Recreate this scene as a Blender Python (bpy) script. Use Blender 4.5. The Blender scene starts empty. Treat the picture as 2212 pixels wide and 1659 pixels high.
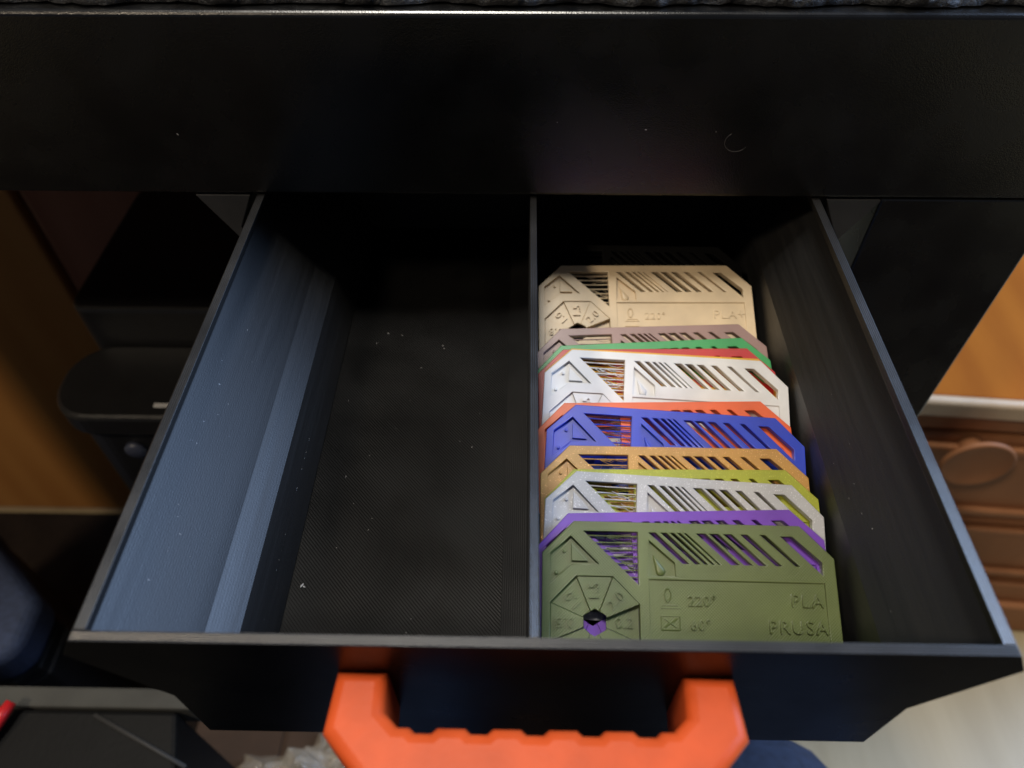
import bpy, bmesh, math, random
from mathutils import Vector, Matrix

random.seed(7)
S = 0.18                       # all lengths below are in drawer widths; one drawer width is 0.18 m
scn = bpy.context.scene
COL = scn.collection

# ------------------------------------------------------------------ camera
cam_data = bpy.data.cameras.new('camera')
cam = bpy.data.objects.new('camera', cam_data)
COL.objects.link(cam)
pitch, yaw, roll = 0.8494, -0.0224, 0.0056
fwd = Vector((math.sin(yaw)*math.cos(pitch), math.cos(yaw)*math.cos(pitch), -math.sin(pitch)))
rgt = Vector((math.cos(yaw), -math.sin(yaw), 0))
dwn = fwd.cross(rgt)
r2 = math.cos(roll)*rgt + math.sin(roll)*dwn
d2 = -math.sin(roll)*rgt + math.cos(roll)*dwn
CAM = Vector((-0.0212, -0.2999, 0.7607))
m = Matrix((( r2.x, -d2.x, -fwd.x, CAM.x*S), (r2.y, -d2.y, -fwd.y, CAM.y*S), (r2.z, -d2.z, -fwd.z, CAM.z*S), (0, 0, 0, 1)))
cam.matrix_world = m
cam_data.sensor_width = 36
cam_data.lens = 1586.8/2212*36
cam_data.clip_start = 0.01
cam_data.clip_end = 50
cam_data.dof.use_dof = True
cam_data.dof.focus_distance = 1.17*S
cam_data.dof.aperture_fstop = 11
scn.camera = cam

# ------------------------------------------------------------------ world and lamps
world = bpy.data.worlds.new('World')
scn.world = world
world.use_nodes = True
world.node_tree.nodes['Background'].inputs[0].default_value = (0.75, 0.82, 1, 1)
world.node_tree.nodes['Background'].inputs[1].default_value = 0.07

def area(name, loc, target, size, size_y, power, color, shape='RECTANGLE'):
    l = bpy.data.lights.new(name, 'AREA')
    l.shape = shape
    l.size = size
    l.size_y = size_y
    l.energy = power
    l.color = color
    o = bpy.data.objects.new(name, l)
    COL.objects.link(o)
    o.location = loc
    o.rotation_euler = (Vector(target) - Vector(loc)).to_track_quat('-Z', 'Y').to_euler()
    o['kind'] = 'helper'
    return o
area('ceiling_lamp', (-0.19, 0.17, 1.75), (0, 0.1, 0), 0.40, 0.40, 22, (1.0, 0.94, 0.84), 'DISK')
area('room_lamp', (-1.25, -0.95, 1.95), (0, 0.1, 0), 0.30, 0.30, 21, (1.0, 0.82, 0.60), 'DISK')
area('window_light', (1.75, 0.56, 1.05), (0, 0.08, 0), 0.75, 0.95, 54, (0.44, 0.63, 1.0))

scn.view_settings.view_transform = 'Standard'
scn.view_settings.look = 'None'
scn.view_settings.exposure = 0
scn.view_settings.gamma = 1
scn.cycles.use_denoising = True
scn.cycles.max_bounces = 8

# ------------------------------------------------------------------ helpers
def link(name, me, mat=None, parent=None):
    o = bpy.data.objects.new(name, me)
    COL.objects.link(o)
    if mat is not None and me is not None and len(me.materials) == 0:
        me.materials.append(mat)
    if parent is not None:
        o.parent = parent
    return o

def tag(o, label=None, cat=None, group=None, kind=None):
    if label: o['label'] = label
    if cat: o['category'] = cat
    if group: o['group'] = group
    if kind: o['kind'] = kind
    return o

def empty(name, loc=(0, 0, 0)):
    o = bpy.data.objects.new(name, None)
    o.empty_display_size = 0.01
    COL.objects.link(o)
    o.location = Vector(loc)*S
    return o

def mesh(name, verts, faces, smooth=False):
    me = bpy.data.meshes.new(name)
    me.from_pydata([tuple(Vector(v)*S) for v in verts], [], faces)
    me.validate()
    bm = bmesh.new(); bm.from_mesh(me)
    bmesh.ops.recalc_face_normals(bm, faces=bm.faces)
    bm.to_mesh(me); bm.free()
    if smooth:
        for p in me.polygons: p.use_smooth = True
    return me

def bevel_mesh(me, width, segs=2, angle=30):
    bm = bmesh.new(); bm.from_mesh(me)
    ed = [e for e in bm.edges if len(e.link_faces) == 2 and e.calc_face_angle(0) > math.radians(angle)]
    bmesh.ops.bevel(bm, geom=ed, offset=width*S, segments=segs, profile=0.5, affect='EDGES', clamp_overlap=True)
    bm.to_mesh(me); bm.free()
    return me

def box(name, x0, x1, y0, y1, z0, z1, bev=0.0, segs=2):
    v = [(x, y, z) for x in (x0, x1) for y in (y0, y1) for z in (z0, z1)]
    f = [(0, 1, 3, 2), (4, 6, 7, 5), (0, 4, 5, 1), (2, 3, 7, 6), (0, 2, 6, 4), (1, 5, 7, 3)]
    me = mesh(name, v, f)
    if bev: bevel_mesh(me, bev, segs)
    return me

def prism(name, poly, axis, a, b, bev=0.0, segs=2):
    """poly: 2-D outline; axis 'y' -> poly is (x, z), 'z' -> poly is (x, y), 'x' -> poly is (y, z)"""
    n = len(poly)
    def p3(p, t):
        return {'y': (p[0], t, p[1]), 'z': (p[0], p[1], t), 'x': (t, p[0], p[1])}[axis]
    v = [p3(p, a) for p in poly] + [p3(p, b) for p in poly]
    f = [tuple(range(n)), tuple(range(2*n-1, n-1, -1))] + [(i, (i+1) % n, n+(i+1) % n, n+i) for i in range(n)]
    me = mesh(name, v, f)
    if bev: bevel_mesh(me, bev, segs)
    return me

def plate(name, outlines, z0, z1, bev=0.0, res=1):
    """flat plate with holes: filled 2-D curve, extruded and slightly rounded"""
    cu = bpy.data.curves.new(name, 'CURVE')
    cu.dimensions = '2D'; cu.fill_mode = 'BOTH'
    cu.extrude = ((z1-z0)/2 - bev)*S
    cu.bevel_depth = bev*S; cu.bevel_resolution = res
    if bev: cu.offset = -bev*S
    for ol in outlines:
        sp = cu.splines.new('POLY')
        sp.points.add(len(ol)-1)
        for i, (x, y) in enumerate(ol):
            sp.points[i].co = (x*S, y*S, 0, 1)
        sp.use_cyclic_u = True
    o = bpy.data.objects.new(name, cu); COL.objects.link(o)
    dg = bpy.context.evaluated_depsgraph_get()
    me = bpy.data.meshes.new_from_object(o.evaluated_get(dg))
    bpy.data.objects.remove(o); bpy.data.curves.remove(cu)
    me.name = name
    me.transform(Matrix.Translation((0, 0, (z0+z1)/2*S)))
    return me

def lettering(txt, size, depth, space=1.0):
    cu = bpy.data.curves.new('t', 'FONT')
    cu.body = txt; cu.size = size*S; cu.extrude = depth*S/2
    cu.align_x = 'CENTER'; cu.align_y = 'CENTER'; cu.space_character = space; cu.resolution_u = 3
    o = bpy.data.objects.new('t', cu); COL.objects.link(o)
    dg = bpy.context.evaluated_depsgraph_get()
    me = bpy.data.meshes.new_from_object(o.evaluated_get(dg))
    bpy.data.objects.remove(o); bpy.data.curves.remove(cu)
    me.name = 'lettering'
    return me

def tube_verts(pts, r, n=6, v=None, f=None):
    v = [] if v is None else v; f = [] if f is None else f
    b = len(v)
    for i, p in enumerate(pts):
        p = Vector(p)
        t = (Vector(pts[min(i+1, len(pts)-1)]) - Vector(pts[max(i-1, 0)])).normalized()
        a = t.orthogonal().normalized(); c = t.cross(a)
        rr = r[i] if isinstance(r, (list, tuple)) else r
        for k in range(n):
            an = 2*math.pi*k/n
            v.append(tuple(p + rr*(math.cos(an)*a + math.sin(an)*c)))
    for i in range(len(pts)-1):
        for k in range(n):
            f.append((b+i*n+k, b+i*n+(k+1) % n, b+(i+1)*n+(k+1) % n, b+(i+1)*n+k))
    f.append(tuple(b+k for k in range(n))); f.append(tuple(b+(len(pts)-1)*n+k for k in range(n)))
    return v, f

def lathe(prof, n=40):
    """prof: (radius, height) along local +z"""
    v = []; f = []
    for r, h in prof:
        for k in range(n):
            a = 2*math.pi*k/n
            v.append((r*math.cos(a), r*math.sin(a), h))
    for i in range(len(prof)-1):
        for k in range(n):
            f.append((i*n+k, i*n+(k+1) % n, (i+1)*n+(k+1) % n, (i+1)*n+k))
    f.append(tuple(range(n))); f.append(tuple((len(prof)-1)*n+k for k in range(n)))
    return v, f

# ------------------------------------------------------------------ materials
class NT:
    def __init__(s, name):
        s.m = bpy.data.materials.new(name); s.m.use_nodes = True
        s.t = s.m.node_tree; s.b = s.t.nodes['Principled BSDF']
    def n(s, typ, **kw):
        nd = s.t.nodes.new(typ)
        for k, v in kw.items():
            if k.startswith('i_'): nd.inputs[k[2:].replace('_', ' ')].default_value = v
            else: setattr(nd, k, v)
        return nd
    def l(s, a, b): s.t.links.new(a, b)
    def set(s, **kw):
        for k, v in kw.items(): s.b.inputs[k.replace('_', ' ')].default_value = v
    def coords(s, rot=(0, 0, 0), scale=(1, 1, 1)):
        tc = s.n('ShaderNodeTexCoord'); mp = s.n('ShaderNodeMapping')
        mp.inputs['Rotation'].default_value = rot; mp.inputs['Scale'].default_value = scale
        s.l(tc.outputs['Object'], mp.inputs['Vector']); return mp.outputs['Vector']
    def wave(s, vec, axis, period, dist=0.0):
        w = s.n('ShaderNodeTexWave', wave_type='BANDS', bands_direction=axis)
        w.inputs['Scale'].default_value = 0.31416/period
        w.inputs['Distortion'].default_value = dist; w.inputs['Detail Scale'].default_value = 0.4
        s.l(vec, w.inputs['Vector']); return w.outputs['Fac']
    def noise(s, vec, scale, detail=3, rough=0.5):
        w = s.n('ShaderNodeTexNoise'); w.inputs['Scale'].default_value = scale
        w.inputs['Detail'].default_value = detail; w.inputs['Roughness'].default_value = rough
        s.l(vec, w.inputs['Vector']); return w.outputs['Fac']
    def ramp(s, fac, stops):
        r = s.n('ShaderNodeValToRGB')
        while len(r.color_ramp.elements) < len(stops): r.color_ramp.elements.new(0.5)
        for e, (p, c) in zip(r.color_ramp.elements, stops):
            e.position = p; e.color = c if len(c) == 4 else (*c, 1)
        s.l(fac, r.inputs['Fac']); return r.outputs['Color']
    def math(s, op, a, b):
        x = s.n('ShaderNodeMath', operation=op)
        for i, q in enumerate((a, b)):
            if isinstance(q, (int, float)): x.inputs[i].default_value = q
            else: s.l(q, x.inputs[i])
        return x.outputs[0]
    def bump(s, h, dist, strength=1.0, prev=None):
        b = s.n('ShaderNodeBump'); b.inputs['Distance'].default_value = dist; b.inputs['Strength'].default_value = strength
        s.l(h, b.inputs['Height'])
        if prev is not None: s.l(prev, b.inputs['Normal'])
        return b.outputs['Normal']
    def normal(s, nrm): s.l(nrm, s.b.inputs['Normal'])

def black_print(name, axis, period, dist, rough=0.42, base=0.012, rot=(0, 0, 0), patch=False, spec=0.5, stretch=None):
    k = NT(name)
    v0 = k.coords(); v = k.coords(rot=rot)
    w = k.wave(v, axis, period, 0.3)
    nz = k.noise(v0, 60, 4) if stretch is None else k.noise(k.coords(scale=stretch), 420, 5, 0.65)
    if patch:
        pm = k.ramp(k.noise(v0, 38, 2), [(0.35, (0.40,)*3), (0.70, (1, 1, 1))])
        w = k.math('MULTIPLY', w, pm)
    n1 = k.bump(w, dist)
    n2 = k.bump(k.noise(v0, 2500, 2), 0.00004, 1, n1)
    k.normal(n2)
    c = k.ramp(nz, [(0.3, (base*0.8, base*0.82, base*0.86)), (0.7, (base*1.25, base*1.25, base*1.3))])
    k.l(c, k.b.inputs['Base Color'])
    r = k.ramp(nz, [(0.3, (rough-0.05,)*3), (0.7, (rough+0.06,)*3)])
    k.l(r, k.b.inputs['Roughness'])
    k.set(Specular_IOR_Level=spec)
    return k.m
M_wall = black_print('black_plastic_layers', 'Z', 0.00055, 0.000006, 0.50, base=0.006, spec=1.0, stretch=(1, 0.03, 1))
M_rimx = black_print('black_plastic_rim_side', 'X', 0.00052, 0.00008, 0.34, base=0.018, spec=1.0)
M_rimy = black_print('black_plastic_rim_front', 'Y', 0.00050, 0.00008, 0.34, base=0.024, spec=1.0)
M_floor = black_print('black_plastic_infill', 'X', 0.00075, 0.00019, 0.43, base=0.003, rot=(0, 0, math.radians(-42)), patch=True, spec=0.24)
M_border = black_print('black_plastic_perimeter', 'X', 0.0006, 0.00002, 0.45, base=0.005, spec=0.3)
M_front = black_print('black_plastic_smooth', 'Z', 0.0007, 0.000004, 0.30, base=0.002, spec=0.18)
M_rail = black_print('dark_grey_plastic', 'X', 0.0006, 0.00003, 0.5, base=0.045)
M_board = black_print('black_lacquer', 'Z', 0.02, 0.0, 0.26, base=0.002, spec=1.0)
M_board.node_tree.nodes['Principled BSDF'].inputs['IOR'].default_value = 1.5

def filament(name, col, rough=0.45, sparkle=0.0, spec=0.45, coat=0.45, sss=0.0, trans=0.0, line=0.00004):
    k = NT(name)
    v0 = k.coords(); v = k.coords(rot=(0, 0, math.radians(45)))
    w = k.wave(v, 'X', 0.00055, 0.2)
    w2 = k.wave(k.coords(rot=(0, 0, math.radians(-45))), 'X', 0.00055, 0.2)
    hatch = k.math('ADD', k.math('MULTIPLY', w, 0.75), k.math('MULTIPLY', w2, 0.45))
    n1 = k.bump(hatch, line)
    n2 = k.bump(k.noise(v0, 900, 2), 0.00003, 1, n1)
    k.normal(n2)
    nz = k.noise(v0, 90, 3)
    d = [c*0.86 for c in col]; u = [min(1, c*1.1) for c in col]
    c = k.ramp(nz, [(0.3, d), (0.7, u)])
    if sparkle:
        vo = k.n('ShaderNodeTexVoronoi'); vo.inputs['Scale'].default_value = 4200
        k.l(v0, vo.inputs['Vector'])
        g = k.ramp(vo.outputs['Color'], [(0.78, (0, 0, 0)), (0.95, (1, 1, 1))])
        mc = k.n('ShaderNodeMix', data_type='RGBA')
        k.l(g, mc.inputs[0]); k.l(c, mc.inputs[6]); mc.inputs[7].default_value = (*[min(1, q*1.35+0.15*sparkle) for q in col], 1)
        c = mc.outputs[2]
        k.l(k.math('MULTIPLY', g, 0.8*sparkle), k.b.inputs['Metallic'])
    k.l(c, k.b.inputs['Base Color'])
    k.set(Roughness=rough, Specular_IOR_Level=spec, Coat_Weight=coat, Coat_Roughness=0.28)
    if sss:
        k.b.inputs['Subsurface Weight'].default_value = sss
        k.b.inputs['Subsurface Radius'].default_value = (0.001, 0.001, 0.001)
        k.b.inputs['Subsurface Scale'].default_value = 1.0
    if trans: k.b.inputs['Transmission Weight'].default_value = trans
    return k.m

def wood(name, dark, light, rot=(0, 0, 0), scale=(1, 1, 1), rough=0.38):
    k = NT(name)
    v = k.coords(rot=rot, scale=scale)
    a = k.noise(v, 22, 6, 0.6)
    w = k.wave(v, 'X', 0.035, 5)
    f = k.math('ADD', k.math('MULTIPLY', a, 0.84), k.math('MULTIPLY', w, 0.16))
    c = k.ramp(f, [(0.28, dark), (0.72, light)])
    k.l(c, k.b.inputs['Base Color'])
    k.normal(k.bump(a, 0.0002))
    k.set(Roughness=rough)
    return k.m

def plain(name, col, rough=0.5, nscale=60, var=0.15, bump=0.0001, bscale=400, **kw):
    k = NT(name)
    v = k.coords()
    nz = k.noise(v, nscale, 4)
    c = k.ramp(nz, [(0.3, [q*(1-var) for q in col]), (0.7, [min(1, q*(1+var)) for q in col])])
    k.l(c, k.b.inputs['Base Color'])
    k.normal(k.bump(k.noise(v, bscale, 3), bump))
    k.set(Roughness=rough, **kw)
    return k.m

# ------------------------------------------------------------------ room floor
ZF = -2.75
k = NT('laminate')
v = k.coords(rot=(0, 0, math.radians(18)), scale=(1, 0.12, 1))
a = k.noise(v, 24, 5, 0.6)
c = k.ramp(a, [(0.3, (0.36, 0.290, 0.160)), (0.7, (0.47, 0.39, 0.235))])
k.l(c, k.b.inputs['Base Color']); k.set(Roughness=0.45)
k.normal(k.bump(a, 0.0003))
M_lam = k.m
fl = link('floor', mesh('floor', [(-14, -10, ZF), (14, -10, ZF), (14, 14, ZF), (-14, 14, ZF)], [(0, 1, 2, 3)]), M_lam)
tag(fl, 'pale grey beige laminate floor under the table', kind='structure')

k = NT('added_dark_rug')
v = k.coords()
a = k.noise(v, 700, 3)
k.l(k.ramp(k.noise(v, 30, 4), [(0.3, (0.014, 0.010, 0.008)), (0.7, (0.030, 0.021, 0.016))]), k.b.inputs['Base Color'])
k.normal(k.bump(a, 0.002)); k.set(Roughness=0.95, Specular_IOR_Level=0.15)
added_rug = link('added_rug', prism('added_rug', [(-6, 1.79), (.48, 1.79), (.48, -.3), (4.5, -.3), (4.5, -8), (-6, -8)], 'z', ZF+.0005, ZF+.025, .006), k.m)  # dark floor sheet added so the table edge and drawer front reflect less light
tag(added_rug, 'dark brown sheet added over the floor to darken reflections in the black table and drawer', 'added_rug')

# ------------------------------------------------------------------ black table
YB = 0.8096
table = tag(empty('table', (-0.6, 2.3, ZF)), 'black lacquered table whose thick edge spans the top of the picture', 'table')
def tpart(name, me, mat, parent=table):
    o = link(name, me, mat, parent)
    if parent is table: o.matrix_parent_inverse = Matrix.Translation(-table.location)
    return o
tpart('table_top', box('table_top', -2.75, 0.92, YB, YB+3.05, 0.003, 0.316, 0.008, 4), M_board)
for (lx0, lx1) in ((0.607, 0.919), (-2.749, -2.437)):
    for (ly0, ly1) in ((YB+0.001, YB+0.313), (YB+2.736, YB+3.048)):
        tpart('leg', box('leg', lx0, lx1, ly0, ly1, ZF+0.001, 0.002, 0.004), M_board)

# dark textured mat on the table, set back from the edge, with a ragged front
k = NT('foam_mat')
v = k.coords()
k.normal(k.bump(k.noise(v, 420, 5, 0.7), 0.0012))
k.set(Base_Color=(0.008, 0.008, 0.009, 1), Roughness=0.5)
vv = []; ff = []
nx, ny = 270, 8
for j in range(ny+1):
    for i in range(nx+1):
        x = -2.68 + i*(3.5/nx)
        edge = 0.022 + 0.006*math.sin(x*31) + random.uniform(-0.004, 0.004) if j < 2 else 0.022
        yy = YB + (edge if j < 2 else 0.03 + (j-2)*0.12)
        zz = 0.3185 if j == 0 else 0.332 + random.uniform(-0.004, 0.004)
        vv.append((x, yy, zz))
for j in range(ny):
    for i in range(nx):
        a0 = j*(nx+1)+i
        ff.append((a0, a0+1, a0+nx+2, a0+nx+1))
mat_o = link('foam_mat', mesh('foam_mat', vv, ff, True), k.m)
tag(mat_o, 'black rough textured mat lying on the black table top', 'mat')

# ------------------------------------------------------------------ rails that hold the drawer
def rail(sgn, label):
    pr = [(.612, -.002), (.513, -.002), (.548, -.072), (.492, -.158), (.508, -.180)]
    o = link('drawer_rail', prism('drawer_rail', [(sgn*x, z) for x, z in pr], 'y', YB+0.004, YB+1.0, 0.0015), M_rail)
    return tag(o, label, 'rail', 'rails under the table that carry the drawer')
rail(-1, 'dark grey angled rail under the table at the left drawer wall')
rail(1, 'dark grey angled rail under the table at the right drawer wall')

# ------------------------------------------------------------------ drawer
drawer = tag(empty('drawer', (0, 0, 0)), 'open black printed drawer with a divider and an orange handle', 'drawer')
FT = 0.0125                       # thickness of the front
YE = 1.12                         # back end
FLZ = -0.289                      # top of the drawer floor
def rim_mats(me, rim):
    me.materials.append(M_wall if rim is not None else M_front); me.materials.append(rim)
    for p in me.polygons:
        if p.normal.z > 0.8 and p.center.z > -0.004*S: p.material_index = 1
me = prism('front_panel', [(-.5, 0), (.5, 0), (.523, -.04), (.4475, -.166), (.444, -.304), (-.4435, -.304), (-.4445, -.166), (-.523, -.04)], 'y', 0, FT, 0.0012)
me.materials.append(M_front); me.materials.append(M_rimy)
for p in me.polygons:
    if p.normal.z > 0.8: p.material_index = 1
link('front_panel', me, None, drawer)
for sgn, xl, xi in ((-1, .4425, .432), (1, .4475, .441)):
    pr = [(.5, 0), (.523, -.04), (xl, -.166), (xl, -.304), (xi, -.304), (xi, -.166), (.508, -.045), (.4855, 0)]
    if sgn < 0: pr[4:6] = [(xi, -.304), (xi, FLZ+.0001), (.374, FLZ+.0001), (.398, -.200), (.430, -.166)]
    me = prism('side_wall', [(sgn*x, z) for x, z in pr], 'y', FT+0.0001, YE, 0.0012 if sgn > 0 else 0.0022, 3)
    rim_mats(me, M_rimx)
    link('side_wall', me, None, drawer)
me = prism('back_wall', [(-.4853, 0), (.4853, 0), (.5075, -.045), (.4405, -.166), (.4405, -.30), (-.4315, -.30), (-.4315, -.166), (-.5075, -.045)], 'y', YE-0.0135, YE-0.001, 0.0008)
rim_mats(me, M_rimy)
link('back_wall', me, None, drawer)
link('drawer_floor', box('drawer_floor', -.4318, .4408, FT+.0002, YE-.014, -.3035, FLZ), M_floor, drawer)
me = box('divider', -.0118, -.0005, FT+.0002, YE-.014, FLZ+.0002, -.0015, 0.0008)
rim_mats(me, M_rimx)
link('divider', me, None, drawer)
# shallow sloped borders along the foot of the walls, in the left compartment
link('floor_border', prism('floor_border', [(-.0120, FLZ+.012), (-.0120, FLZ+.0003), (-.050, FLZ+.0003), (-.050, FLZ+.0012)], 'y', FT+.0004, YE-.0142), M_border, drawer)

# handle: chamfered outline with finger notches, standing out of the front
def handle_outline():
    half = [(.2225, -.0005), (.2275, -.066), (.168, -.126)]
    out = [(-x, y) for x, y in half] + [(x, y) for x, y in reversed(half)]
    inn = [(.1655, -.0005), (.1635, -.043), (.148, -.0575)]
    right = inn[:]
    notch = []
    for cxn in (.12, .06, 0, -.06, -.12):
        notch += [(cxn+.0150, -.0575), (cxn+.0085, -.0630), (cxn-.0085, -.0630), (cxn-.0150, -.0575)]
    left = [(-x, y) for x, y in reversed(inn)]
    return out + right + notch + left
M_orange = filament('orange_handle_plastic', (0.66, 0.092, 0.020), 0.46, line=0.000003, spec=0.25, coat=0.0)
me = plate('handle', [handle_outline()], -.205, -.066, 0.013, 2)
h = link('handle', me, M_orange, drawer)
h['label'] = 'bright orange chamfered pull handle with finger notches'
h.location = (-0.004*S, 0, 0)

# ------------------------------------------------------------------ filament sample cards
CW, CH, CT = 0.418, 0.2165, 0.0118
CHM = 0.0455
PF = 0.0050                                    # floor height of the pockets
def U(u, d):                                   # u from the left edge, d down from the top -> card plane
    return ((u-0.2125)*0.984, CH - d*0.984)
def Pn(*pts): return [U(*p) for p in pts]
outer = [(-CW/2+.035, 0), (CW/2-.035, 0), (CW/2, .035), (CW/2, CH-CHM), (CW/2-CHM, CH), (-CW/2+CHM, CH), (-CW/2, CH-CHM), (-CW/2, .035)]
win = Pn((.0606, .014), (.1404, .014), (.1404, .090))
def slit(u, wd): return Pn((u, .0145), (u+wd, .0145), (u+wd+.0485, .0585), (u+.0485, .0585))
slits = [slit(u, wd) for u, wd in ((.1565, .0098), (.1745, .0078), (.188, .0058), (.199, .0042), (.2085, .0030),
                                   (.2265, .0130), (.2455, .0130), (.2665, .0118), (.2915, .0095), (.320, .0070))]
last = Pn((.350, .016), (.3665, .016), (.407, .052), (.407, .071))
wc = (.0765, .143)
hexh = [U(wc[0]+.0187*math.sin(math.radians(60*i)), wc[1]+.0187*math.cos(math.radians(60*i))) for i in range(6)]
octv = [(.064, .0265), (.0265, .064), (-.0265, .064), (-.064, .0265), (-.064, -.0265), (-.0265, -.064), (.0265, -.064), (.064, -.0265)]  # (du, up)
octp = [U(wc[0]+a, wc[1]-b) for a, b in octv]
pent = Pn((.0125, .047), (.042, .022), (.083, .061), (.042, .063), (.0125, .089))
dropp = Pn((.157, .026), (.193, .057), (.1945, .0765), (.155, .0765))
panel = Pn((.155, .0815), (.4075, .0815), (.4075, .205), (.155, .205))
me_base = plate('base_plate', [outer, win, last, octp] + slits, 0, PF)
me_top = plate('raised_frame', [outer, win, last, octp, pent, dropp] + slits, PF, CT, 0.0009)
# the information panel is only a little lower than the frame: cut it out of the frame and lay a thinner sheet in
me_top = plate('raised_frame', [outer, win, last, octp, pent, dropp, panel] + slits, PF, CT, 0.0009)
inset = [(x*1.0, y) for x, y in panel]
me_panel = plate('info_panel', [inset], PF, CT-.0030)
HR = 0.0187*0.984
cx, cy = U(*wc)
me_steps = []
hts = [CT-.0002, 0.0094, 0.0064, 0.0086, 0.0048, 0.0038, 0.0028, 0.0016]      # UR, top, UL, left, LL, bottom, LR, right
for i in range(8):
    a, b = octp[i], octp[(i+1) % 8]
    def hexpoint(p):
        an = math.atan2(p[1]-cy, p[0]-cx)
        # distance to a pointy-top hexagon
        q = (an - math.pi/6) % (math.pi/3) - math.pi/6
        # flat sides face at 0, 60, ... for a pointy-top hexagon
        q = (an + math.pi/6) % (math.pi/3) - math.pi/6
        r = HR*math.cos(math.pi/6)/math.cos(q)
        return (cx+r*math.cos(an), cy+r*math.sin(an)), an
    (pa, aa), (pb, ab) = hexpoint(a), hexpoint(b)
    if ab < aa: ab += 2*math.pi
    mids = []
    for kk in range(-2, 16):
        vx = math.pi/6 + kk*math.pi/3
        if aa+1e-4 < vx < ab-1e-4: mids.append((cx+HR*math.cos(vx), cy+HR*math.sin(vx)))
    poly = [a, b, pb] + mids[::-1] + [pa]
    gx = sum(p[0] for p in poly)/len(poly); gy = sum(p[1] for p in poly)/len(poly)
    poly = [(gx+(p[0]-gx)*.987, gy+(p[1]-gy)*.987) for p in poly]
    me_steps.append(prism('wheel_step', poly, 'z', 0, hts[i], .0005, 1))
# dome-like droplet
def droplet():
    v = []; f = []
    tip = Vector((*U(.162, .046), 0)); ctr = Vector((*U(.173, .0695), 0)); r = .0068
    ax = (tip-ctr); L = ax.length; ax.normalize(); sd = Vector((-ax.y, ax.x, 0))
    ring = []
    for i in range(20):
        an = 2*math.pi*i/20
        if abs(math.atan2(math.sin(an), math.cos(an))) < 1.15:
            t = 1-abs(math.atan2(math.sin(an), math.cos(an)))/1.15
            p = ctr + ax*(r*math.cos(1.15)+(L-r*math.cos(1.15))*t) + sd*(math.copysign(1, math.sin(an)) if i else 0)*r*math.sin(1.15)*(1-t)
        else:
            p = ctr + r*math.cos(an)*ax + r*math.sin(an)*sd
        ring.append(p)
    for sc, z in ((1, PF-.001), (1, PF+.0016), (.75, PF+.0034), (.3, PF+.0042)):
        for p in ring: v.append(ctr + (p-ctr)*sc + Vector((0, 0, z)))
    for j in range(3):
        for i in range(20): f.append((j*20+i, j*20+(i+1) % 20, (j+1)*20+(i+1) % 20, (j+1)*20+i))
    f.append(tuple(range(60, 80)))
    return mesh('droplet', v, f, True)
me_drop = droplet()
me_wedge = prism('wedge', Pn((.0425, .032), (.0675, .0575), (.043, .0575)), 'z', PF-.001, PF+.0042, 0.0008)
def peg(u, d):
    x, y = U(u, d)
    v, f = lathe([(.0027, PF-.001), (.0027, PF+.0028), (.0018, PF+.0036)], 10)
    return mesh('peg', [(a+x, b+y, c) for a, b, c in v], f)
me_pegs = [peg(.0325, .044), peg(.0208, .0745)]
me_bridges = []
for i in range(7):
    d = .0200 + i*.0098
    u0 = .0606 + (d-.014)*(.0798/.076) - .002
    (x0, y0), (x1, _) = U(u0, d), U(.1412, d)
    v = []; f = []
    n = 7
    for q in range(n):
        t = q/(n-1)
        sag = -0.0014*math.sin(math.pi*t)*(1-i/8)*random.uniform(.6, 1.3)
        hw = .0007 + .0004*random.random()
        for dy, dz in ((-hw, 0), (hw, 0), (hw, .0018), (-hw, .0018)):
            v.append((x0+(x1-x0)*t, y0+dy+random.uniform(-.0002, .0002), .0035+dz+sag))
    for q in range(n-1):
        for e in range(4): f.append((q*4+e, q*4+(e+1) % 4, q*4+4+(e+1) % 4, q*4+4+e))
    me_bridges.append(mesh('bridge_strand', v, f, True))
def hairs(seed):
    rr = random.Random(seed); v = []; f = []
    for i in range(9):
        d = rr.uniform(.019, .07); u0 = .0606+(d-.014)*1.05
        a = Vector((*U(u0+rr.uniform(0, .03), d), .006)); b = Vector((*U(.139, min(.085, d+rr.uniform(-.006, .018))), .006))
        pts = []
        for q in range(7):
            t = q/6
            pts.append(a.lerp(b, t) + Vector((0, rr.uniform(-.0022, .0022), rr.uniform(-.0015, .0015) - .003*math.sin(math.pi*t))))
        tube_verts(pts, rr.choice((.0003, .0004, .0007)), 4, v, f)
    return mesh('stray_strings', v, f, True)
me_hairs = [hairs(i) for i in range(4)]
def place_text(txt, size, u, d, z, rot=0, depth=0.0022, space=1.0):
    me = lettering(txt, size*0.984, depth, space)
    x, y = U(u, d)
    me.transform(Matrix.Translation((x*S, y*S, z*S)) @ Matrix.Rotation(rot, 4, 'Z'))
    return me
def merge(name, mes):
    bm = bmesh.new()
    for q in mes:
        bm.from_mesh(q)
    out = bpy.data.meshes.new(name); bm.to_mesh(out); bm.free()
    return out
wheel_txt = []
for an, t, hz in ((45, '2.0', hts[0]), (90, '1.5', hts[1]), (135, '1.0', hts[2]), (180, '0.8', hts[3]), (0, '0.2', hts[7])):
    r = .043
    a = math.radians(an)
    wheel_txt.append(place_text(t, .0205, wc[0]+r*math.cos(a), wc[1]-r*math.sin(a), hz+.0004, a, .0058, 1.1))
ztx = CT-.0030
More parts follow.
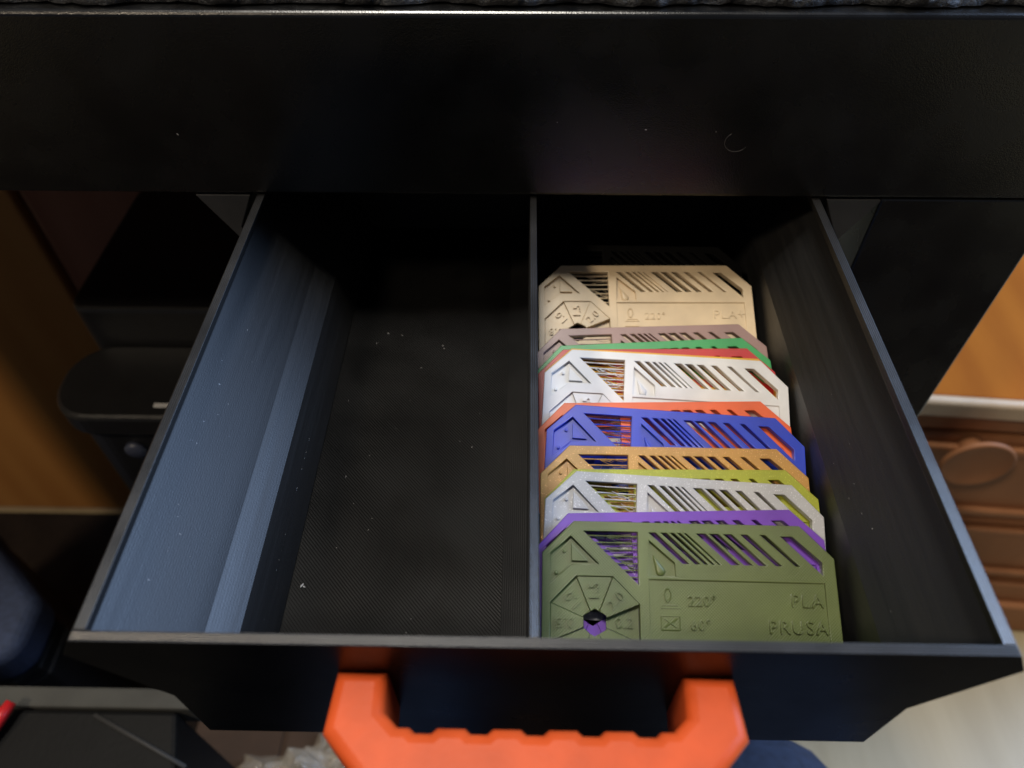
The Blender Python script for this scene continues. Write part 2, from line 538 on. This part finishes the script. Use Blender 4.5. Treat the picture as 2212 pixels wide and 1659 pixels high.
def icons():
    v = []; f = []
    # hot tip over a line
    pts = [(*U(.1815+.0052*math.cos(t)*(1-.35*max(0, -math.sin(t))), .1035-.0095*math.sin(t)), ztx+.0004) for t in [i*2*math.pi/16 for i in range(17)]]
    tube_verts(pts, .0012, 5, v, f)
    for (a, b) in (((.1745, .1165), (.195, .1165)), ((.171, .1205), (.1985, .1205))):
        tube_verts([(*U(*a), ztx+.0003), (*U(*b), ztx+.0003)], .0012, 5, v, f)
    # heated bed: square with a cross
    sq = [(.171, .1315), (.1975, .1315), (.1975, .1505), (.171, .1505), (.171, .1315)]
    tube_verts([(*U(*p), ztx+.0004) for p in sq], .0012, 5, v, f)
    tube_verts([(*U(.1755, .135), ztx+.0003), (*U(.193, .147), ztx+.0003)], .0012, 5, v, f)
    tube_verts([(*U(.193, .135), ztx+.0003), (*U(.1755, .147), ztx+.0003)], .0012, 5, v, f)
    return mesh('symbols', v, f)
me_icons = icons()
def info(lines, dep=.0064):
    return merge('lettering', [place_text(t, s, u, d, ztx+.0004, 0, dep, sp) for t, s, u, d, sp in lines])
me_wheeltxt = merge('wheel_lettering', wheel_txt)
INFO = {
 'dark_green': info([('220°', .0205, .230, .1105, 1.08), ('60°', .0205, .2265, .1435, 1.08), ('PLA', .026, .380, .107, 1.15), ('PRUSA', .026, .364, .1435, 1.15)]),
 'beige': info([('220°', .0205, .230, .1105, 1.08), ('PLA+', .026, .376, .107, 1.12)], .0026),
}
TH = math.radians(23)
cards = [  # key, (x, y, z) of the bottom centre, in-plane turn, look, label
 ('dark_green', (0.2208, 0.0700, -0.2902), -0.53, dict(col=(0.115, 0.148, 0.046), rough=0.30, line=0.00006), 'dark olive green filament sample card at the front of the row'),
 ('purple', (0.2217, 0.0930, -0.2941), 1.71, dict(col=(0.175, 0.055, 0.46), rough=0.35), 'purple filament sample card just behind the dark green one'),
 ('silver', (0.2184, 0.1505, -0.2894), -3.03, dict(col=(0.46, 0.46, 0.47), rough=0.38, sparkle=0.7), 'glittering silver grey filament sample card behind the purple one'),
 ('lime', (0.2286, 0.1699, -0.2949), 0.52, dict(col=(0.36, 0.38, 0.03), rough=0.35, sparkle=0.35, sss=0.3), 'glittery translucent yellow green sample card between gold and silver'),
 ('gold', (0.2201, 0.2113, -0.2922), -0.27, dict(col=(0.50, 0.26, 0.060), rough=0.34, sparkle=0.8), 'glittering golden brown filament sample card before the blue one'),
 ('blue', (0.2214, 0.2847, -0.2901), -3.32, dict(col=(0.014, 0.045, 0.52), rough=0.34), 'royal blue filament sample card in the middle of the row'),
 ('orange', (0.2204, 0.3076, -0.2941), 1.19, dict(col=(0.80, 0.12, 0.025), rough=0.36), 'orange filament sample card peeking out behind the blue one'),
 ('white', (0.2199, 0.4050, -0.2802), -3.04, dict(col=(0.74, 0.74, 0.745), rough=0.36), 'white filament sample card tilted to the right'),
 ('yellow', (0.2214, 0.4170, -0.2888), -2.79, dict(col=(0.75, 0.42, 0.03), rough=0.36), 'yellow sample card almost hidden behind the white one'),
 ('red', (0.2215, 0.4343, -0.2952), 1.04, dict(col=(0.52, 0.018, 0.022), rough=0.36), 'red filament sample card between the white and green ones'),
 ('green', (0.2266, 0.4569, -0.2992), 3.32, dict(col=(0.035, 0.36, 0.10), rough=0.36), 'bright green filament sample card behind the red one'),
 ('rose', (0.2233, 0.4945, -0.2969), 2.28, dict(col=(0.33, 0.20, 0.18), rough=0.38), 'pinkish brown filament sample card in front of the beige one'),
 ('beige', (0.2219, 0.6654, -0.2922), 0.57, dict(col=(0.74, 0.58, 0.37), rough=0.42, sss=0.15), 'beige filament sample card standing alone near the back'),
 ('black', (0.2110, 0.7295, -0.2922), -0.47, dict(col=(0.003, 0.003, 0.003), rough=0.6, spec=0.1, coat=0.0), 'black sample card in the shadow behind the beige one'),
]
for i, (key, pos, phi, look, label) in enumerate(cards):
    P = CAM + 0.984*(Vector(pos) - CAM)
    t = tag(empty('sample_card', P), label, 'sample card', 'filament sample cards filed in the right compartment')
    t.rotation_euler = (Matrix.Rotation(TH, 3, 'X') @ Matrix.Rotation(math.radians(phi), 3, 'Z')).to_euler()
    mt = filament(key + '_filament', **look)
    def part(name, me):
        c = link(name, me, None, t)
        if not me.materials: me.materials.append(mt)
        c.material_slots[0].link = 'OBJECT'; c.material_slots[0].material = mt
        return c
    part('base_plate', me_base); part('raised_frame', me_top); part('info_panel', me_panel)
    for s_ in me_steps: part('wheel_step', s_)
    part('droplet', me_drop); part('wedge', me_wedge)
    for p_ in me_pegs: part('peg', p_)
    for b_ in me_bridges: part('bridge_strand', b_)
    part('stray_strings', me_hairs[i % 4])
    part('wheel_lettering', me_wheeltxt)
    if key in INFO:
        part('lettering', INFO[key]); part('symbols', me_icons)

# ------------------------------------------------------------------ lint and dust
def flake(v, f, p, nrm, size, rr):
    p = Vector(p); nrm = Vector(nrm).normalized(); a = nrm.orthogonal().normalized(); b = nrm.cross(a)
    an = rr.uniform(0, 6.28); L = size*rr.uniform(.6, 1.8); w = size*rr.uniform(.25, .6)
    e1 = (math.cos(an)*a + math.sin(an)*b); e2 = nrm.cross(e1)
    q = len(v)
    for s1, s2, hgt in ((-L, -w*.4, .1), (-L*.2, w, .4), (L, w*.3, .9), (L*.4, -w, .5), (0, 0, 1.3)):
        v.append(tuple(p + e1*s1 + e2*s2 + nrm*(hgt*size*.5+.0004)))
    for e in range(4): f.append((q+e, q+(e+1) % 4, q+4))
    f.append((q, q+1, q+2, q+3))
rr = random.Random(3); v = []; f = []
for i in range(24):
    flake(v, f, (rr.uniform(-.36, -.06), rr.uniform(.06, .78), FLZ), (0, 0, 1), rr.choice((.0007, .0008, .001, .0014)), rr)
flake(v, f, (-.356, .205, FLZ+.002), (0, 0, 1), .0034, rr)
flake(v, f, (-.352, .203, FLZ+.002), (0, 0, 1), .0026, rr)
for i in range(46):
    t = rr.uniform(.2, 1); yy = rr.uniform(.06, .6)
    x = -(.508+(.432-.508)*t); z = -.045+(-.166+.045)*t
    flake(v, f, (x, yy, z), (.86, 0, .5), rr.choice((.0006, .0008, .0012)), rr)
for i in range(14):
    flake(v, f, (-.386, rr.uniform(.05, .5), FLZ+.045), (.98, 0, .2), .0008, rr)
for i in range(8):
    flake(v, f, (rr.uniform(.43, .49), rr.uniform(.05, .6), -.11+rr.uniform(-.02, .02)), (-.86, 0, .5), .0007, rr)
for x, z in ((-.60, .12), (.03, .145), (.175, .133), (.29, .13)):
    flake(v, f, (x, YB-.0003, z), (0, -1, 0), .0017 if x in (-.60, .175) else .0008, rr)
dust = link('dust', mesh('dust', v, f), plain('lint', (0.55, 0.55, 0.55), 0.8))
tag(dust, 'tiny pale specks of lint scattered in the drawer', 'dust', kind='stuff')
# a curled hair on the table edge
pts = [(.328+.020*math.cos(a), YB-.0008, .112+.018*math.sin(a)) for a in [2.2+i*.32 for i in range(12)]]
v, f = tube_verts(pts, .0004, 4)
hair = link('hair', mesh('hair', v, f, True), plain('hair_fibre', (0.12, 0.11, 0.11), 0.5))
tag(hair, 'fine curled hair clinging to the black table edge', 'hair')

# ------------------------------------------------------------------ wooden dresser on the right
YD = 1.3
def dull(mt, q):
    mt.node_tree.nodes['Principled BSDF'].inputs['Specular IOR Level'].default_value = q
    return mt
M_wood_top = wood('dresser_top_wood', (0.29, 0.082, 0.006), (0.42, 0.138, 0.013), scale=(1, 0.25, 1), rough=0.7)
M_wood = wood('dresser_wood', (0.26, 0.105, 0.042), (0.40, 0.180, 0.080), rot=(0, math.radians(90), 0), scale=(1, 1, 0.18), rough=0.6)
dull(M_wood_top, 0.1); dull(M_wood, 0.3)
M_cream = wood('edge_highlight_pale_wood', (0.52, 0.38, 0.24), (0.70, 0.55, 0.38), rot=(0, math.radians(90), 0), scale=(1, 1, .2))  # cream colour paints the highlight along the dresser's rounded edge
dr = tag(empty('dresser', (2.1, YD+.6, ZF)), 'orange brown wooden dresser with a round knob beyond the right table leg', 'dresser')
RZ = Matrix.Translation((2.1*S, YD*S, 0)) @ Matrix.Rotation(math.radians(-4), 4, 'Z') @ Matrix.Translation((-2.1*S, -YD*S, 0))
def dpart(name, me, mat, parent=None):
    o = link(name, me, mat, dr if parent is None else parent)
    me.transform(RZ)
    if parent is None: o.matrix_parent_inverse = Matrix.Translation(-dr.location)
    return o
dpart('carcass', box('carcass', 1.02, 3.4, YD+.06, YD+2.2, ZF+.001, -1.251), M_wood)
dpart('dresser_top', box('dresser_top', .98, 3.45, YD+.02, YD+2.25, -1.25, -1.165, .01), M_wood_top)
dpart('edge_moulding', box('edge_moulding', .98, 3.45, YD-.02, YD+.0195, -1.245, -1.158, .018, 4), M_cream)
dpart('rail_moulding', box('rail_moulding', 1.0, 3.42, YD+.005, YD+.0595, -1.335, -1.252, .015, 3), M_wood)
for z1, z0 in ((-1.36, -1.86), (-1.89, -2.33)):
    d_ = dpart('drawer_front', box('drawer_front', 1.06, 3.36, YD-.0, YD+.0595, z0, z1, .02, 3), M_wood)
    for zz0, zz1 in ((z0+.03, z0+.075), (z1-.075, z1-.03)):
        dpart('moulding', box('moulding', 1.1, 3.3, YD-.028, YD-.0002, zz0, zz1, .012, 3), M_wood, d_)
    if z1 > -1.5:
        v, f = lathe([(.045, 0), (.04, .03), (.05, .055), (.100, .072), (.122, .088), (.124, .096), (.119, .104), (.112, .104), (.10, .100), (.05, .096), (.001, .095)])
        me = mesh('knob', v, f, True)
        me.transform(Matrix.Translation((1.60*S, YD*S, -1.395*S)) @ Matrix.Rotation(math.radians(90), 4, 'X'))
        dpart('knob', me, M_wood, d_)
dpart('plinth', box('plinth', 1.02, 3.4, YD-.03, YD+.0595, ZF+.002, -2.36, .015), M_wood)
dpart('plinth_moulding', box('plinth_moulding', 1.02, 3.4, YD-.07, YD-.0305, ZF+.002, -2.50, .02, 3), M_wood)

# ------------------------------------------------------------------ wooden cabinet on the left
YL = 1.8
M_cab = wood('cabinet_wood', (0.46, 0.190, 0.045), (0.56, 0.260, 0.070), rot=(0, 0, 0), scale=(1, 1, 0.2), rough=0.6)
M_cab_shade = wood('cabinet_shaded_wood', (0.25, 0.095, 0.055), (0.36, 0.16, 0.10), rot=(0, 0, 0), scale=(1, 1, 0.2))  # redder, darker copy of the door wood: shade painted into the colour
cb = tag(empty('cabinet', (-2.6, YL+.5, ZF)), 'orange brown wooden cabinet standing on the floor at the left', 'cabinet')
def cpart(name, me, mat):
    o = link(name, me, mat, cb); o.matrix_parent_inverse = Matrix.Translation(-cb.location); return o
cpart('carcass', box('carcass', -4.2, -.9, YL+.05, YL+1.2, ZF+.001, .4), M_cab_shade)
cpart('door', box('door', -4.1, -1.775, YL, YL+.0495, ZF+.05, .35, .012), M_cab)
cpart('door', box('door', -1.735, -.95, YL, YL+.0495, ZF+.05, .35, .012), M_cab_shade)
cpart('plinth', box('plinth', -4.15, -.92, YL+.01, YL+.0495, ZF+.002, ZF+.045, .006), M_cream)

# ------------------------------------------------------------------ black appliance behind the drawer on the left
M_app = plain('black_appliance_plastic', (0.012, 0.012, 0.013), 0.4)
ap = tag(empty('appliance', (-.9, 1.3, ZF)), 'black box shaped appliance with a rounded corner left of the drawer', 'appliance')
def apart(name, me, mat):
    o = link(name, me, mat, ap); o.matrix_parent_inverse = Matrix.Translation(-ap.location); return o
def rounded(x0, x1, y0, y1, r, n=8):
    pts = []
    for (qx, qy, a0) in ((x1-r, y1-r, 0), (x0+r, y1-r, 90), (x0+r, y0+r, 180), (x1-r, y0+r, 270)):
        for i in range(n+1):
            a = math.radians(a0+90*i/n); pts.append((qx+r*math.cos(a), qy+r*math.sin(a)))
    return pts
apart('body', prism('body', rounded(-1.265, -.60, .90, 1.72, .11), 'z', ZF+.026, -.82, .01), M_app)
apart('lid', prism('lid', rounded(-1.285, -.58, .88, 1.149, .12), 'z', -.815, -.735, .012), M_app)
apart('rear_block', prism('rear_block', rounded(-1.268, -.60, 1.15, 1.74, .05), 'z', -.8185, -.60, .012), M_app)
apart('label_strip', box('label_strip', -.998, -.93, .918, .932, -.7349, -.733), plain('white_print', (0.6, 0.6, 0.6), 0.5))
v, f = lathe([(.03, 0), (.03, .012), (.02, .018), (.001, .02)], 20)
me = mesh('button', v, f, True); me.transform(Matrix.Translation((-1.095*S, .8999*S, -.893*S)) @ Matrix.Rotation(math.radians(90), 4, 'X'))
apart('button', me, plain('blue_grey_button', (0.06, 0.07, 0.11), 0.4))

# ------------------------------------------------------------------ stool with navy cushion
M_navy = plain('navy_fabric', (0.028, 0.042, 0.090), 0.8, 300, 0.25, 0.0004, 900)
M_dark = plain('black_stool_block', (0.012, 0.011, 0.011), 0.5)
st = tag(empty('stool', (-1.85, .78, ZF+.025)), 'low stool with a navy blue fabric cushion at the left edge', 'stool')
def spart(name, me, mat):
    o = link(name, me, mat, st); o.matrix_parent_inverse = Matrix.Translation(-st.location); return o
ol = [(-2.03, 1.10), (-1.67, .78), (-1.665, .61), (-1.73, .55), (-2.15, .55), (-2.25, .68), (-2.2, 1.05)]
spart('cushion', prism('cushion', ol, 'z', -1.78, -1.60, .05, 4), M_navy)
spart('seat_board', prism('seat_board', [(x*.97-.06, y*.97+.02) for x, y in ol], 'z', -1.84, -1.781, .01), M_dark)
spart('base', prism('base', [(x*.95-.09, y*.95+.035) for x, y in ol], 'z', ZF+.026, -1.841, .01), M_dark)  # solid black block added to cover pale floor where shade falls

# ------------------------------------------------------------------ black crate, red tool, cardboard box and plastic bag below the drawer
cr = tag(empty('storage_case', (-1.4, -.2, ZF+.025)), 'black storage case with a thin grey seam under the drawer at the lower left', 'case')
def krpart(name, me, mat):
    o = link(name, me, mat, cr); o.matrix_parent_inverse = Matrix.Translation(-cr.location); return o
M_case = plain('black_case_plastic', (0.004, 0.004, 0.004), 0.6, Specular_IOR_Level=0.2)
krpart('body', prism('body', [(-2.1, .299), (-.90, .299), (-.845, .12), (-.80, -.9), (-2.1, -.9)], 'z', ZF+.026, -1.205, .012), M_case)
krpart('rim', box('rim', -2.1, -.86, .300, .352, -1.30, -1.192, .008), plain('grey_paint', (0.055, 0.055, 0.049), 0.8))
v, f = tube_verts([(-1.105, .285, -1.204), (-.95, .218, -1.204), (-.835, .168, -1.204)], .006, 8)
krpart('seam', mesh('seam', v, f, True), plain('grey_seam', (0.03, 0.03, 0.03), 0.7))
v, f = tube_verts([(-1.305, .300, -1.160), (-1.320, .26, -1.165), (-1.345, .20, -1.173), (-1.37, .13, -1.178)], [.013, .017, .019, .019], 14)
o = link('tool_handle', mesh('tool_handle', v, f, True), plain('red_plastic', (0.60, 0.02, 0.025), 0.35))
tag(o, 'red plastic tool handle lying on the black case', 'tool handle')
M_card = plain('cardboard', (0.055, 0.028, 0.014), 0.8, 40, 0.2)
bx = tag(empty('cardboard_box', (-.6, .1, ZF+.025)), 'brown cardboard box on the floor below the drawer', 'box')
def bpart(name, me, mat):
    o = link(name, me, mat, bx); o.matrix_parent_inverse = Matrix.Translation(-bx.location); return o
bpart('box_body', box('box_body', -1.18, .12, -.62, .62, ZF+.026, -2.03, .006), M_card)
bpart('flap', prism('flap', [(-1.17, -.6), (-.86, -.6), (-.86, .6), (-1.17, .6)], 'z', -2.0295, -2.018), M_card)
bpart('flap', prism('flap', [(-.84, -.6), (.11, -.6), (.11, .6), (-.84, .6)], 'z', -2.0295, -2.018), M_card)
# crumpled clear bag
k = NT('clear_plastic_film')
k.set(Base_Color=(0.80, 0.70, 0.55, 1), Roughness=0.14, IOR=1.75, Transmission_Weight=0.7)
k.normal(k.bump(k.noise(k.coords(), 160, 4, 0.6), 0.004))
rr = random.Random(11); v = []; f = []
nu, nv = 40, 20
for j in range(nv+1):
    for i in range(nu):
        a = 2*math.pi*i/nu; e = math.pi/2*j/nv
        rad = 1+.16*math.sin(5*a+3*e)+.10*math.sin(11*a-4*e)+rr.uniform(-.09, .09)
        v.append((-.60+.36*math.cos(a)*math.cos(e)*rad, .22+.24*math.sin(a)*math.cos(e)*rad, -2.016+.16*math.sin(e)*rad))
for j in range(nv):
    for i in range(nu): f.append((j*nu+i, j*nu+(i+1) % nu, (j+1)*nu+(i+1) % nu, (j+1)*nu+i))
bag = link('plastic_bag', mesh('plastic_bag', v, f), k.m)
tag(bag, 'crumpled clear plastic bag glinting on the cardboard box', 'bag')

# ------------------------------------------------------------------ seated person's trouser leg at the bottom right
M_jean = plain('navy_denim', (0.022, 0.034, 0.066), 0.85, 200, 0.25, 0.0004, 1200)
sk = [  # joint, parent, radius
 ((.30, -2.55, -1.55), None, .62), ((.62, -2.25, -1.55), 0, .50), ((.66, -1.5, -1.60), 1, .42), ((.66, -.75, -1.60), 2, .40), ((.60, .10, -1.58), 3, .37),
 ((.60, .24, -1.76), 4, .34), ((.56, -.05, -2.35), 5, .25), ((.58, -.12, -2.66), 6, .16), ((.60, .28, -2.68), 7, .13),
 ((-.08, -2.25, -1.55), 0, .50), ((-.30, -1.5, -1.60), 9, .42), ((-.42, -.85, -1.66), 10, .37), ((-.46, -.32, -1.76), 11, .31),
 ((-.46, -.18, -1.96), 12, .28), ((-.46, -.28, -2.35), 13, .25), ((-.46, -.34, -2.66), 14, .16), ((-.46, .05, -2.68), 15, .13)]
me = bpy.data.meshes.new('person')
me.from_pydata([tuple(Vector(p)*S) for p, _, _ in sk], [(i, q) for i, (_, q, _) in enumerate(sk) if q is not None], [])
o = link('person', me, M_jean)
sm = o.modifiers.new('skin', 'SKIN'); sm.use_smooth_shade = True
for i, (_, q, r) in enumerate(sk):
    me.skin_vertices[0].data[i].radius = (r*S, r*S)
    me.skin_vertices[0].data[i].use_root = q is None
sb = o.modifiers.new('smooth', 'SUBSURF'); sb.levels = 2; sb.render_levels = 2
tag(o, 'seated person\'s legs in dark navy trousers below the right drawer corner', 'person')
